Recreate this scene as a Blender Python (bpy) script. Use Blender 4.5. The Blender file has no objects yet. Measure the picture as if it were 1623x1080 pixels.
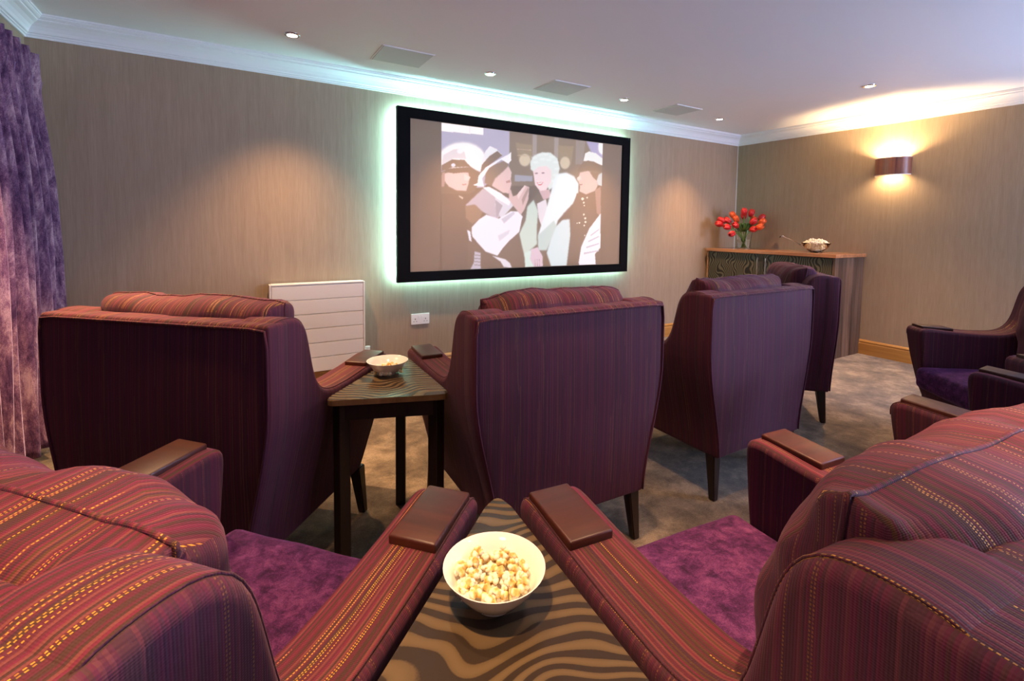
import bpy, bmesh, math, random
import numpy as np
from mathutils import Vector, Matrix, noise

# ------------------------------------------------------------------ camera
scn = bpy.context.scene
COL = scn.collection
R = math.radians
cam_d = bpy.data.cameras.new('camera'); cam = bpy.data.objects.new('camera', cam_d); COL.objects.link(cam)
CX, CY, F, H = 811.5, 405.0, 760.86, 1.25
Xc = Vector((2100-CX, 375-CY, F)).normalized()
Yc = Vector((361-CX, 353-CY, F)).normalized()
Zc = Xc.cross(Yc).normalized()
Yc = Zc.cross(Xc)
cam.matrix_world = Matrix(((Xc[0], -Xc[1], -Xc[2], 0), (Yc[0], -Yc[1], -Yc[2], 0), (Zc[0], -Zc[1], -Zc[2], H), (0, 0, 0, 1)))
cam_d.sensor_width = 36; cam_d.sensor_fit = 'HORIZONTAL'
cam_d.lens = F/1623*36
cam_d.shift_y = -(540-CY)/1623
cam_d.clip_start = 0.02
scn.camera = cam

# ------------------------------------------------------------------ world and exposure
w = bpy.data.worlds.new('world'); scn.world = w; w.use_nodes = True
w.node_tree.nodes['Background'].inputs[0].default_value = (0.55, 0.65, 1.0, 1)
w.node_tree.nodes['Background'].inputs[1].default_value = 0.3
vs = scn.view_settings
vs.view_transform = 'Standard'; vs.look = 'None'; vs.gamma = 1.0; vs.exposure = 0.0; vs.use_curve_mapping = False

def light(name, kind, loc, power, color, direction=(0, 0, -1), parent=None, **kw):
    d = bpy.data.lights.new(name, kind); d.energy = power; d.color = color
    for k, v in kw.items(): setattr(d, k, v)
    o = bpy.data.objects.new(name, d); COL.objects.link(o)
    o.rotation_euler = Vector(direction).to_track_quat('-Z', 'Y').to_euler()
    o.location = loc
    if parent: o.parent = parent
    return o
# daylight through the window in the wall behind the camera
light('window_daylight', 'AREA', (5.46, -1.75, 1.45), 540, (0.47, 0.61, 1.0), (-.8, 0.6, 1.15), shape='RECTANGLE', size=1.9, size_y=1.2)
# daylight entering beside the left curtain
light('curtain_daylight', 'AREA', (-0.93, 0.9, 1.3), 5, (0.5, 0.5, 1.0), (1, 0.25, 0), shape='RECTANGLE', size=1.2, size_y=1.7)

# ------------------------------------------------------------------ helpers
def tag(o, label=None, cat=None, group=None, kind=None):
    if label: o['label'] = label
    if cat: o['category'] = cat
    if group: o['group'] = group
    if kind: o['kind'] = kind
    return o
def empty(name, loc=(0, 0, 0), rz=0, label=None, cat=None, group=None):
    o = bpy.data.objects.new(name, None); COL.objects.link(o)
    o.location = loc; o.rotation_euler = (0, 0, rz); o.empty_display_size = 0.1
    return tag(o, label, cat, group)
def obj(name, bm, mat, parent=None, smooth=False, angle=None):
    me = bpy.data.meshes.new(name)
    bmesh.ops.recalc_face_normals(bm, faces=bm.faces[:])
    bm.to_mesh(me); bm.free()
    if mat: me.materials.append(mat)
    if smooth:
        me.shade_smooth()
        if angle: me.set_sharp_from_angle(angle=R(angle))
    o = bpy.data.objects.new(name, me); COL.objects.link(o)
    if parent: o.parent = parent
    return o
def box(bm, x0, x1, y0, y1, z0, z1, bev=0, seg=2, M=None):
    r = bmesh.ops.create_cube(bm, size=1)
    vs_ = r['verts']
    for v in vs_:
        v.co = Vector(((x0+x1)/2+v.co.x*(x1-x0), (y0+y1)/2+v.co.y*(y1-y0), (z0+z1)/2+v.co.z*(z1-z0)))
    if bev:
        es = list({e for v in vs_ for e in v.link_edges})
        rr = bmesh.ops.bevel(bm, geom=es, offset=bev, segments=seg, affect='EDGES', profile=0.5)
        vs_ = list({v for f in rr['faces'] for v in f.verts} | {v for v in vs_ if v.is_valid})
    if M is not None:
        for v in vs_: v.co = M @ v.co
    return vs_
def bxo(name, mat, parent, *a, bev=0, seg=2, smooth=False):
    bm = bmesh.new(); box(bm, *a, bev=bev, seg=seg)
    return obj(name, bm, mat, parent, smooth=smooth, angle=40 if smooth else None)
def tube(bm, pts, r, n=8, closed=False, radii=None):
    pts = [Vector(p) for p in pts]; N = len(pts); rings = []
    up = None
    for i, p in enumerate(pts):
        if closed: t = pts[(i+1) % N]-pts[(i-1) % N]
        else: t = pts[min(i+1, N-1)]-pts[max(i-1, 0)]
        t.normalize()
        if up is None: up = t.orthogonal().normalized()
        s = t.cross(up)
        if s.length < 1e-6: s = t.orthogonal()
        s.normalize(); up = s.cross(t).normalized()
        rr = radii[i] if radii else r
        rings.append([bm.verts.new(p+(s*math.cos(a)+up*math.sin(a))*rr) for a in [2*math.pi*k/n for k in range(n)]])
    m = N if closed else N-1
    for i in range(m):
        A = rings[i]; B = rings[(i+1) % N]
        off = 0
        if closed and i == N-1:
            off = min(range(n), key=lambda q: (A[0].co-B[q].co).length)
        for k in range(n):
            bm.faces.new((A[k], A[(k+1) % n], B[(k+1+off) % n], B[(k+off) % n]))
    if not closed:
        bm.faces.new(rings[0][::-1]); bm.faces.new(rings[-1])
def lathe(bm, prof, n=32, c=(0, 0, 0)):
    rings = []
    for r_, z_ in prof:
        if r_ < 1e-5: rings.append([bm.verts.new((c[0], c[1], c[2]+z_))])
        else: rings.append([bm.verts.new((c[0]+r_*math.cos(2*math.pi*k/n), c[1]+r_*math.sin(2*math.pi*k/n), c[2]+z_)) for k in range(n)])
    for A, B in zip(rings, rings[1:]):
        for k in range(n):
            a0, a1 = A[k % len(A)], A[(k+1) % len(A)]; b0, b1 = B[k % len(B)], B[(k+1) % len(B)]
            q = []
            for v in (a0, a1, b1, b0):
                if v not in q: q.append(v)
            if len(q) > 2: bm.faces.new(q)
def interp(x, pts):
    if x <= pts[0][0]: return pts[0][1]
    for (a, b), (c, d) in zip(pts, pts[1:]):
        if x <= c: return b+(d-b)*(x-a)/(c-a)
    return pts[-1][1]

# ------------------------------------------------------------------ materials
def mat(name, color=(0.8, 0.8, 0.8), rough=0.5, **kw):
    m = bpy.data.materials.new(name); m.use_nodes = True
    b = m.node_tree.nodes['Principled BSDF']
    b.inputs['Base Color'].default_value = (*color, 1); b.inputs['Roughness'].default_value = rough
    for k, v in kw.items(): b.inputs[k].default_value = v
    return m
class NT:
    def __init__(s, m): s.m = m; s.t = m.node_tree; s.b = s.t.nodes['Principled BSDF']
    def n(s, typ, inp=None, **props):
        nd = s.t.nodes.new(typ)
        for k, v in props.items(): setattr(nd, k, v)
        if inp:
            for k, v in inp.items():
                if isinstance(v, bpy.types.NodeSocket): s.t.links.new(v, nd.inputs[k])
                else: nd.inputs[k].default_value = v
        return nd
    def math(s, op, a, b=None, c=None):
        d = {0: a}
        if b is not None: d[1] = b
        if c is not None: d[2] = c
        return s.n('ShaderNodeMath', d, operation=op).outputs[0]
    def link(s, a, b): s.t.links.new(a, s.b.inputs[b] if isinstance(b, str) else b)
    def ramp(s, fac, stops, interp='LINEAR'):
        r = s.n('ShaderNodeValToRGB', {0: fac}); cr = r.color_ramp; cr.interpolation = interp
        while len(cr.elements) > 1: cr.elements.remove(cr.elements[-1])
        cr.elements[0].position = stops[0][0]; cr.elements[0].color = (*stops[0][1], 1)
        for p, c in stops[1:]:
            e = cr.elements.new(p); e.color = (*c, 1)
        return r.outputs[0]
    def mix(s, f, a, b):
        nd = s.n('ShaderNodeMix', data_type='RGBA')
        for i, v in ((0, f), (6, a), (7, b)):
            if isinstance(v, bpy.types.NodeSocket): s.t.links.new(v, nd.inputs[i])
            elif i == 0: nd.inputs[0].default_value = v
            else: nd.inputs[i].default_value = (*v, 1)
        return nd.outputs[2]
    def coord(s, which='Object', scale=(1, 1, 1), rot=(0, 0, 0)):
        tc = s.n('ShaderNodeTexCoord')
        return s.n('ShaderNodeMapping', {0: tc.outputs[which], 3: scale, 2: rot}).outputs[0]
    def bump(s, h, strength=0.3, dist=0.002):
        s.link(s.n('ShaderNodeBump', {'Height': h, 'Strength': strength, 'Distance': dist}).outputs[0], 'Normal')

def m_wallpaper():
    m = mat('wallpaper', rough=0.55); t = NT(m)
    v = t.coord(scale=(260, 260, 9)); a = t.n('ShaderNodeTexNoise', {'Vector': v, 'Scale': 1.0, 'Detail': 3.0}).outputs[0]
    v2 = t.coord(scale=(40, 40, 1.5)); b = t.n('ShaderNodeTexNoise', {'Vector': v2, 'Scale': 1.0, 'Detail': 2.0}).outputs[0]
    f = t.math('ADD', t.math('MULTIPLY', a, 0.65), t.math('MULTIPLY', b, 0.35))
    t.link(t.ramp(f, [(0.3, (0.31, 0.221, 0.148)), (0.5, (0.36, 0.262, 0.178)), (0.7, (0.41, 0.305, 0.21))]), 'Base Color')
    t.bump(a, 0.25, 0.001); t.b.inputs['Specular IOR Level'].default_value = 0.35
    return m
def m_paint(): 
    m = mat('white_paint', (0.86, 0.86, 0.86), 0.6); return m
def m_carpet():
    m = mat('carpet', rough=0.95); t = NT(m)
    v = t.coord()
    big = t.n('ShaderNodeTexNoise', {'Vector': v, 'Scale': 5.0, 'Detail': 9.0, 'Roughness': 0.74, 'Distortion': 0.15}).outputs[0]
    fine = t.n('ShaderNodeTexNoise', {'Vector': v, 'Scale': 160.0, 'Detail': 2.0}).outputs[0]
    c = t.ramp(big, [(0.36, (0.10, 0.072, 0.048)), (0.5, (0.20, 0.145, 0.095)), (0.62, (0.35, 0.26, 0.17))])
    c2 = t.ramp(fine, [(0.3, (0.55, 0.55, 0.55)), (0.7, (1, 1, 1))])
    mx = t.n('ShaderNodeMix', data_type='RGBA', blend_type='MULTIPLY'); mx.inputs[0].default_value = 0.7
    t.t.links.new(c, mx.inputs[6]); t.t.links.new(c2, mx.inputs[7])
    t.link(mx.outputs[2], 'Base Color'); t.bump(fine, 0.6, 0.004); t.b.inputs['Specular IOR Level'].default_value = 0.1
    t.b.inputs['Sheen Weight'].default_value = 0.2
    return m
def m_fabric():
    """striped woven cloth: stripes run along the length of every face, gold thread dashes"""
    m = mat('striped_fabric', rough=0.72); t = NT(m)
    tc = t.n('ShaderNodeTexCoord')
    sep = t.n('ShaderNodeSeparateXYZ', {0: tc.outputs['Object']}); ns = t.n('ShaderNodeSeparateXYZ', {0: tc.outputs['Normal']})
    ax = t.math('ABSOLUTE', ns.outputs[0])
    oi = t.n('ShaderNodeObjectInfo')
    mr = t.n('ShaderNodeMapRange', {0: sep.outputs[2], 1: .18, 2: .72, 3: .325, 4: .413}, interpolation_type='SMOOTHSTEP').outputs[0]
    outer = t.math('GREATER_THAN', t.math('ABSOLUTE', sep.outputs[0]), t.math('SUBTRACT', mr, 0.0105))
    side = t.math('MAXIMUM', outer, t.math('GREATER_THAN', ax, 0.72))
    u = t.n('ShaderNodeMix', {0: side, 2: sep.outputs[0], 3: sep.outputs[1]}, data_type='FLOAT').outputs[0]
    yz = t.math('ADD', sep.outputs[1], sep.outputs[2])
    v = t.n('ShaderNodeMix', {0: side, 2: yz, 3: sep.outputs[2]}, data_type='FLOAT').outputs[0]
    wob = t.n('ShaderNodeTexNoise', {'Vector': tc.outputs['Object'], 'Scale': 5.0, 'Detail': 1.0}).outputs[0]
    uw = t.math('ADD', u, t.math('MULTIPLY', wob, 0.006))
    cell = t.math('FLOOR', t.math('DIVIDE', uw, 0.0031))
    wn = t.n('ShaderNodeTexWhiteNoise', {'W': cell}, noise_dimensions='1D')
    wn2 = t.n('ShaderNodeTexWhiteNoise', {'W': t.math('ADD', cell, 77.3)}, noise_dimensions='1D')
    group = t.n('ShaderNodeTexNoise', {'W': t.math('MULTIPLY', uw, 38.0), 'Scale': 1.0, 'Detail': 1.0}, noise_dimensions='1D').outputs[0]
    c = t.ramp(wn.outputs[0], [(0.0, (0.092, 0.014, 0.025)), (0.22, (0.056, 0.021, 0.016)), (0.42, (0.130, 0.013, 0.034)), (0.6, (0.056, 0.016, 0.024)), (0.76, (0.155, 0.038, 0.036)), (0.9, (0.078, 0.032, 0.014))], 'CONSTANT')
    fl0 = t.math('MAXIMUM', side, t.math('GREATER_THAN', t.math('ABSOLUTE', ns.outputs[1]), 0.9))
    c = t.mix(t.math('MULTIPLY', fl0, .6), c, (0.060, 0.013, 0.032))
    thr = t.math('ADD', 0.66, t.math('MULTIPLY', group, 0.42))
    isg = t.math('GREATER_THAN', wn2.outputs[0], thr)
    dash = t.math('GREATER_THAN', t.math('FRACT', t.math('ADD', t.math('DIVIDE', v, 0.0042), wn.outputs[0])), 0.45)
    inn = t.math('LESS_THAN', t.math('ABSOLUTE', t.math('SUBTRACT', t.math('FRACT', t.math('DIVIDE', uw, 0.0031)), 0.5)), 0.26)
    patch = t.n('ShaderNodeTexNoise', {'Vector': t.n('ShaderNodeCombineXYZ', {0: t.math('MULTIPLY', uw, 60.0), 1: t.math('MULTIPLY', v, 3.5)}).outputs[0], 'Scale': 1.0, 'Detail': 1.0}).outputs[0]
    gold = t.math('MULTIPLY', t.math('MULTIPLY', isg, dash), t.math('MULTIPLY', inn, t.math('GREATER_THAN', patch, 0.5)))
    flat = t.math('MAXIMUM', side, t.math('GREATER_THAN', t.math('ABSOLUTE', ns.outputs[1]), 0.9))
    gold = t.math('MULTIPLY', gold, t.math('SUBTRACT', 1.0, t.math('MULTIPLY', flat, 0.75)))
    gv = t.n('ShaderNodeTexWhiteNoise', {'Vector': t.n('ShaderNodeCombineXYZ', {0: cell, 1: t.math('FLOOR', t.math('DIVIDE', v, 0.0042))}).outputs[0]}, noise_dimensions='2D').outputs[0]
    col = t.mix(t.math('MULTIPLY', gold, t.math('ADD', 0.45, t.math('MULTIPLY', gv, 0.55))), c, (0.62, 0.31, 0.03))
    t.link(col, 'Base Color')
    t.link(t.math('SUBTRACT', 0.75, t.math('MULTIPLY', gold, 0.35)), 'Roughness')
    wv = t.math('SINE', t.math('MULTIPLY', v, 2600.0)); us = t.math('ABSOLUTE', t.math('SUBTRACT', t.math('FRACT', t.math('DIVIDE', uw, 0.0031)), 0.5))
    h = t.math('ADD', t.math('MULTIPLY', wv, 0.25), t.math('MULTIPLY', us, -1.6))
    t.bump(h, 0.35, 0.0012)
    t.b.inputs['Specular IOR Level'].default_value = 0.25
    t.b.inputs['Sheen Weight'].default_value = 0.12; t.b.inputs['Sheen Roughness'].default_value = 0.4
    t.b.inputs['Sheen Tint'].default_value = (0.9, 0.55, 0.75, 1)
    return m
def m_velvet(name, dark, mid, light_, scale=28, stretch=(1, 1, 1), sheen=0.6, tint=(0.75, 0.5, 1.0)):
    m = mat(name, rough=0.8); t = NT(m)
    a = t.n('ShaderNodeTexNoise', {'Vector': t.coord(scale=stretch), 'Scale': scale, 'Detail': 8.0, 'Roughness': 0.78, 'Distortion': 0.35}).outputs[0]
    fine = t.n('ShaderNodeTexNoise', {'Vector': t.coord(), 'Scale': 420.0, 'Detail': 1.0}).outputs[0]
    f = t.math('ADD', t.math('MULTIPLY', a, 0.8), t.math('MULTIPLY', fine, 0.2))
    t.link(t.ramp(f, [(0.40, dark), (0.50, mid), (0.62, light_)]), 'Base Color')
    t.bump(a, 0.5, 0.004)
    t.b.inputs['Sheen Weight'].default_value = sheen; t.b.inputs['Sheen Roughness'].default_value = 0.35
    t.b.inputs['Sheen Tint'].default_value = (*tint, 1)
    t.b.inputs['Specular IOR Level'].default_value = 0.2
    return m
def m_wood(name, cols, scale=(2, 30, 30), rough=0.35, coat=0.0):
    m = mat(name, rough=rough); t = NT(m)
    a = t.n('ShaderNodeTexNoise', {'Vector': t.coord(scale=scale), 'Scale': 1.0, 'Detail': 5.0, 'Roughness': 0.6, 'Distortion': 0.4}).outputs[0]
    n = len(cols); t.link(t.ramp(a, [(0.3+0.4*i/(n-1), c) for i, c in enumerate(cols)]), 'Base Color')
    t.b.inputs['Coat Weight'].default_value = coat; t.b.inputs['Coat Roughness'].default_value = 0.15
    return m
def m_zebra(name, dark, light_, scale=17.0, rot=(0, 0, 0), rough=0.33, dist=5.0):
    m = mat(name, rough=rough); t = NT(m)
    v = t.coord(rot=rot)
    n1 = t.n('ShaderNodeTexNoise', {'Vector': v, 'Scale': 4.2, 'Detail': 1.0}); n2 = t.n('ShaderNodeTexNoise', {'Vector': v, 'Scale': 13.0, 'Detail': 0.0})
    off = t.n('ShaderNodeVectorMath', {0: n1.outputs[1], 1: (dist*.05,)*3}, operation='MULTIPLY').outputs[0]
    off2 = t.n('ShaderNodeVectorMath', {0: n2.outputs[1], 1: (dist*.007,)*3}, operation='MULTIPLY').outputs[0]
    v = t.n('ShaderNodeVectorMath', {0: t.n('ShaderNodeVectorMath', {0: v, 1: off}).outputs[0], 1: off2}).outputs[0]
    wv = t.n('ShaderNodeTexWave', {'Vector': v, 'Scale': scale}, wave_type='BANDS', bands_direction='Y')
    grain = t.n('ShaderNodeTexNoise', {'Vector': t.coord(scale=(60, 60, 60)), 'Scale': 6.0, 'Detail': 3.0}).outputs[0]
    f = t.math('ADD', t.math('MULTIPLY', wv.outputs[1], 0.88), t.math('MULTIPLY', grain, 0.12))
    t.link(t.ramp(f, [(0.40, dark), (0.52, light_), (1.0, tuple(min(1, c*1.25) for c in light_))]), 'Base Color')
    t.b.inputs['Specular IOR Level'].default_value = 0.4
    return m
def m_emit(name, color, strength):
    m = mat(name, color, 0.5); b = m.node_tree.nodes['Principled BSDF']
    b.inputs['Emission Color'].default_value = (*color, 1); b.inputs['Emission Strength'].default_value = strength
    return m
def m_glass(name, tint=(1, 1, 1), rough=0.02):
    return mat(name, tint, rough, **{'Transmission Weight': 1.0, 'IOR': 1.45})

WALL = m_wallpaper(); PAINT = m_paint(); CARPET = m_carpet(); FAB = m_fabric()
VELVET = m_velvet('seat_velvet', (0.025, 0.004, 0.030), (0.075, 0.013, 0.075), (0.17, 0.042, 0.14), 24, sheen=0.25, tint=(0.9, 0.4, 0.8))
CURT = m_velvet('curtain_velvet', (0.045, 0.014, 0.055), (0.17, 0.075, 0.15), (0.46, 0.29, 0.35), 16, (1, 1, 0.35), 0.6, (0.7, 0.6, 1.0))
DARKWOOD = m_wood('dark_wood', [(0.036, 0.007, 0.003), (0.078, 0.016, 0.007)], (3, 30, 30), 0.42, 0.0)
LEGWOOD = m_wood('leg_wood', [(0.012, 0.006, 0.004), (0.03, 0.012, 0.008)], (30, 30, 3), 0.4)
ZEBRA = m_zebra('zebra_veneer', (0.034, 0.022, 0.014), (0.105, 0.069, 0.033), 11.0, (0, 0, 0.35), .27, 5.2)
ZEBRAD = m_zebra('zebra_door_veneer', (0.012, 0.010, 0.008), (0.10, 0.085, 0.055), 12.5, (0, 0, 0), 0.3, 5.0)
TABEDGE = m_wood('table_edge_wood', [(0.10, 0.05, 0.02), (0.2, 0.11, 0.04)], (20, 20, 3), 0.3)
WALNUT = m_wood('walnut_planks', [(0.055, 0.028, 0.018), (0.15, 0.08, 0.05), (0.27, 0.165, 0.11)], (3, 26, 0.6), 0.42)
TOPWOOD = m_wood('orange_top_wood', [(0.25, 0.10, 0.045), (0.42, 0.19, 0.09)], (26, 2, 20), 0.22, 0.3)
OAK = m_wood('oak_skirting', [(0.36, 0.16, 0.035), (0.52, 0.26, 0.07)], (2, 2, 40), 0.35)
PLASTIC = mat('white_plastic', (0.85, 0.83, 0.80), 0.3)
RADW = mat('radiator_enamel', (0.82, 0.79, 0.74), 0.28)
GAP = mat('dark_gap', (0.08, 0.07, 0.06), 0.8)
PORC = mat('porcelain', (0.92, 0.88, 0.80), 0.12, **{'Coat Weight': 0.5})
BLACKV = mat('black_velvet_frame', (0.004, 0.004, 0.005), 0.8, **{'Specular IOR Level': 0.1})
CHROME = mat('chrome', (0.8, 0.8, 0.8), 0.15, Metallic=1.0)
GLASS = m_glass('clear_glass', (0.97, 1, 0.99)); BOWLG = mat('thin_bowl_glass', (0.98, 1, 0.99), 0.03, **{'Transmission Weight': 1.0, 'IOR': 1.12, 'Coat Weight': 0.6})
PIPE = mat('piping_cloth', (0.05, 0.018, 0.03), 0.8)

# ------------------------------------------------------------------ room shell
X0, X1, Y1, YB, ZC = -0.972, 5.53, 3.809, -3.0, 2.4
def struct(name, bm, m, parent=None, **k):
    o = obj(name, bm, m, parent, **k)
    if parent is None: tag(o, kind='structure')
    return o
bm = bmesh.new(); box(bm, X0-.1, X1+.1, YB-.1, Y1+.1, -.1, 0); struct('floor', bm, CARPET)
bm = bmesh.new(); box(bm, X0-.1, X1+.1, YB-.1, Y1+.1, ZC, ZC+.1); struct('ceiling', bm, PAINT)
bm = bmesh.new(); box(bm, X0-.1, X1+.1, Y1, Y1+.1, 0, ZC); struct('wall_front', bm, WALL)
bm = bmesh.new()
for y0, y1, z0, z1 in ((YB, -2.75, 0, ZC), (-.75, Y1, 0, ZC), (-2.75, -.75, 0, .8), (-2.75, -.75, 2.1, ZC)): box(bm, X1, X1+.1, y0, y1, z0, z1)
struct('wall_right', bm, WALL)
bm = bmesh.new()
for y0, y1, z0, z1 in ((YB, 0.2, 0, ZC), (3.3, Y1, 0, ZC), (0.2, 3.3, 0, .12), (0.2, 3.3, 2.05, ZC)): box(bm, X0-.1, X0, y0, y1, z0, z1)
struct('wall_left', bm, WALL)
bm = bmesh.new(); box(bm, X0, X1, YB-.1, YB, 0, ZC); struct('wall_back', bm, WALL)
def window_unit(name, a, b, z0, z1, axis, pos, n=3):
    bm = bmesh.new()
    def bb(u0, u1, zz0, zz1, d0, d1):
        if axis == 'x': box(bm, u0, u1, pos+d0, pos+d1, zz0, zz1)
        else: box(bm, pos+d0, pos+d1, u0, u1, zz0, zz1)
    for i in range(n+1):
        u = a+(b-a-.05)*i/n; bb(u, u+.05, z0, z1, -.06, -.01)
    bb(a, b, z0, z0+.05, -.061, -.009); bb(a, b, z1-.05, z1, -.061, -.009)
    o = struct(name, bm, PLASTIC)
    for i in range(n):
        u0 = a+(b-a-.05)*i/n+.05; u1 = a+(b-a-.05)*(i+1)/n
        bm = bmesh.new()
        if axis == 'x': box(bm, u0, u1, pos-.04, pos-.03, z0+.05, z1-.05)
        else: box(bm, pos-.04, pos-.03, u0, u1, z0+.05, z1-.05)
        obj('pane', bm, GLASS, o)
window_unit('window_1', -2.75, -.75, .8, 2.1, 'y', X1+.09, 2)
window_unit('window_2', 0.2, 3.3, .12, 2.05, 'y', X0, 4)

# cornice profile (distance from wall, height)
CP = [(0, 2.285), (.010, 2.285), (.010, 2.297), (.017, 2.299), (.017, 2.306), (.026, 2.31), (.032, 2.325), (.044, 2.343), (.060, 2.357), (.076, 2.365), (.080, 2.368), (.080, 2.374), (.090, 2.377), (.098, 2.384), (.098, 2.389), (.104, 2.391), (.104, 2.4), (0, 2.4)]
SK = [(0, 0), (.018, 0), (.018, .108), (.014, .116), (.014, .124), (.018, .128), (.012, .140), (.006, .146), (0, .147)]
def run(name, prof, side, m):
    bm = bmesh.new(); L, Rr = [], []
    for d, z in prof:
        if side == 'front': a, b = (X0+d, Y1-d, z), (X1-d, Y1-d, z)
        if side == 'right': a, b = (X1-d, Y1-d, z), (X1-d, YB+d, z)
        if side == 'left': a, b = (X0+d, Y1-d, z), (X0+d, YB+d, z)
        if side == 'back': a, b = (X0+d, YB+d, z), (X1-d, YB+d, z)
        L.append(bm.verts.new(a)); Rr.append(bm.verts.new(b))
    n = len(prof)
    for i in range(n): bm.faces.new((L[i], L[(i+1) % n], Rr[(i+1) % n], Rr[i]))
    bm.faces.new(L); bm.faces.new(Rr[::-1])
    struct(name, bm, m)
for i, s in enumerate(('front', 'right', 'left', 'back')):
    run('trim_%d' % (i+1), CP, s, PAINT); run('baseboard_'+s, SK, s, OAK)
bm = bmesh.new(); box(bm, X1-.005, X1, Y1-.005, Y1, .147, 2.285); struct('trim_5', bm, PAINT)

# ------------------------------------------------------------------ ceiling fittings
LENS = m_emit('lamp_lens', (1.0, 0.86, 0.7), 25.0)
def downlight(x, y, label, power, group='recessed ceiling spotlights', col=(1.0, 0.60, 0.31), cone=92, aim=(0, 0, -1)):
    t = empty('ceiling_spotlight', (x, y, ZC), 0, label, 'ceiling light', group)
    bm = bmesh.new(); lathe(bm, [(.030, -.002), (.030, -.006), (.042, -.006), (.046, -.001), (.046, 0)], 28); obj('bezel', bm, CHROME, t, smooth=True, angle=50)
    bm = bmesh.new(); lathe(bm, [(.0, -.003), (.030, -.003)], 24); obj('lens', bm, LENS, t)
    light('spot_lamp', 'SPOT', (0, 0, -.012), power, col, aim, t, spot_size=R(cone), spot_blend=1.0, shadow_soft_size=.025)
    return t
P = 185
downlight(.361, 3.278, 'recessed spotlight nearest the purple curtain, left of the first ceiling panel', P)
downlight(1.733, 3.286, 'recessed spotlight between the largest and the middle grey ceiling panels', P*.55)
downlight(3.09, 3.275, 'recessed spotlight between the middle and the corner-side grey ceiling panels', P*.55)
downlight(4.46, 3.30, 'recessed spotlight closest to the room corner above the red tulips', P)
downlight(4.41, 1.911, 'recessed spotlight set apart toward the wall with the lit wooden wall lamp', P*1.1)
for x, y, l, k, cn in ((-.34, 2.4, 'above the armchair beside the curtain', 2.6, 80), (.26, 1.28, 'above the gap between the left front and left foreground armchairs', .5, 70), (1.35, 1.20, 'above the gap between the right front and right foreground armchairs', .5, 70),  # unseen spotlights added overhead to warm the chairs, tables and curtain
                (-.12, .42, 'above the left foreground armchair', 1.25, 62), (1.22, .36, 'above the right foreground armchair', 1.5, 62), (2.9, -.9, 'behind the right foreground armchair', .5, 80)):
    downlight(x, y, 'added unseen spotlight '+l, P*k, 'added ceiling spotlights outside the frame', cone=cn)
VENT = mat('speaker_grille_cloth', (0.60, 0.62, 0.62), 0.7)
for i, (x, y, l) in enumerate(((1.053, 3.29, 'flush grey ceiling speaker panel, the leftmost and largest looking'), (2.405, 3.29, 'flush grey ceiling speaker panel in the middle, above the film picture'), (3.785, 3.28, 'flush grey ceiling speaker panel nearest the room corner'))):
    t = empty('ceiling_speaker', (x, y, ZC), 0, l, 'ceiling speaker', 'flush ceiling speaker panels')
    bxo('grille', VENT, t, -.170, .170, -.150, .150, -.006, 0, bev=.003)
    bm = bmesh.new()
    for a in ((-.178, .178, .150, .158), (-.178, .178, -.158, -.150), (-.178, -.170, -.150, .150), (.170, .178, -.150, .150)): box(bm, *a, -.004, 0)
    obj('rim', bm, PAINT, t)

# ------------------------------------------------------------------ projection screen
SX0, SX1, SZ0, SZ1, SY = 1.152, 3.617, .788, 2.177, 3.724
scr = empty('projection_screen', (0, 0, 0), 0, 'large black framed projection screen showing a film scene, glowing green-white round its edges', 'screen')
BW, BH = .105, .083
def mitre(bm):
    o = [(SX0, SZ0), (SX1, SZ0), (SX1, SZ1), (SX0, SZ1)]; i = [(SX0+BW, SZ0+BH), (SX1-BW, SZ0+BH), (SX1-BW, SZ1-BH), (SX0+BW, SZ1-BH)]
    V = {}
    for k in range(4):
        V['of', k] = bm.verts.new((o[k][0], SY, o[k][1])); V['if', k] = bm.verts.new((i[k][0], SY, i[k][1]))
        V['ob', k] = bm.verts.new((o[k][0], SY+.04, o[k][1])); V['ib', k] = bm.verts.new((i[k][0], SY+.04, i[k][1]))
    for k in range(4):
        j = (k+1) % 4
        for a, b in (('of', 'if'), ('if', 'ib'), ('ib', 'ob'), ('ob', 'of')):
            bm.faces.new((V[a, k], V[a, j], V[b, j], V[b, k]))
bm = bmesh.new(); mitre(bm); obj('frame', bm, BLACKV, scr)
SCRM = mat('screen_fabric', (0.37, 0.25, 0.145), 0.6)
bxo('screen_surface', SCRM, scr, SX0+BW-.005, SX1-BW+.005, SY+.012, SY+.02, SZ0+BH-.005, SZ1-BH+.005)
bm = bmesh.new()
bm.free()
for x in (SX0+.25, SX1-.25): bxo('bracket', BLACKV, scr, x-.03, x+.03, SY+.04, Y1, SZ0+.3, SZ1-.3)
LED = m_emit('led_strip', (0.45, 1.0, 0.82), 16.0)
for a in ((SX0+.02, SX1-.02, SZ1-.035, SZ1-.025), (SX0+.02, SX1-.02, SZ0+.025, SZ0+.035), (SX0+.025, SX0+.035, SZ0+.04, SZ1-.04), (SX1-.035, SX1-.025, SZ0+.04, SZ1-.04)):
    bxo('light_strip', LED, scr, a[0], a[1], SY+.04, SY+.045, a[2], a[3])
LC = (0.40, 0.97, 0.98)
yl = Y1-.035; mx_, mz_ = (SX0+SX1)/2, (SZ0+SZ1)/2; W_, H_ = SX1-SX0-.06, SZ1-SZ0-.06
light('strip_light', 'AREA', (mx_, yl, SZ1-.03), 27, LC, (0, .25, 1), scr, shape='RECTANGLE', size=W_, size_y=.03)
light('strip_light', 'AREA', (mx_, yl, SZ0+.03), 9, LC, (0, .8, -1), scr, shape='RECTANGLE', size=W_, size_y=.03)
l = light('strip_light', 'AREA', (SX0+.03, yl, mz_), 22, LC, (-1, .7, 0), scr, shape='RECTANGLE', size=.03, size_y=H_)
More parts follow.
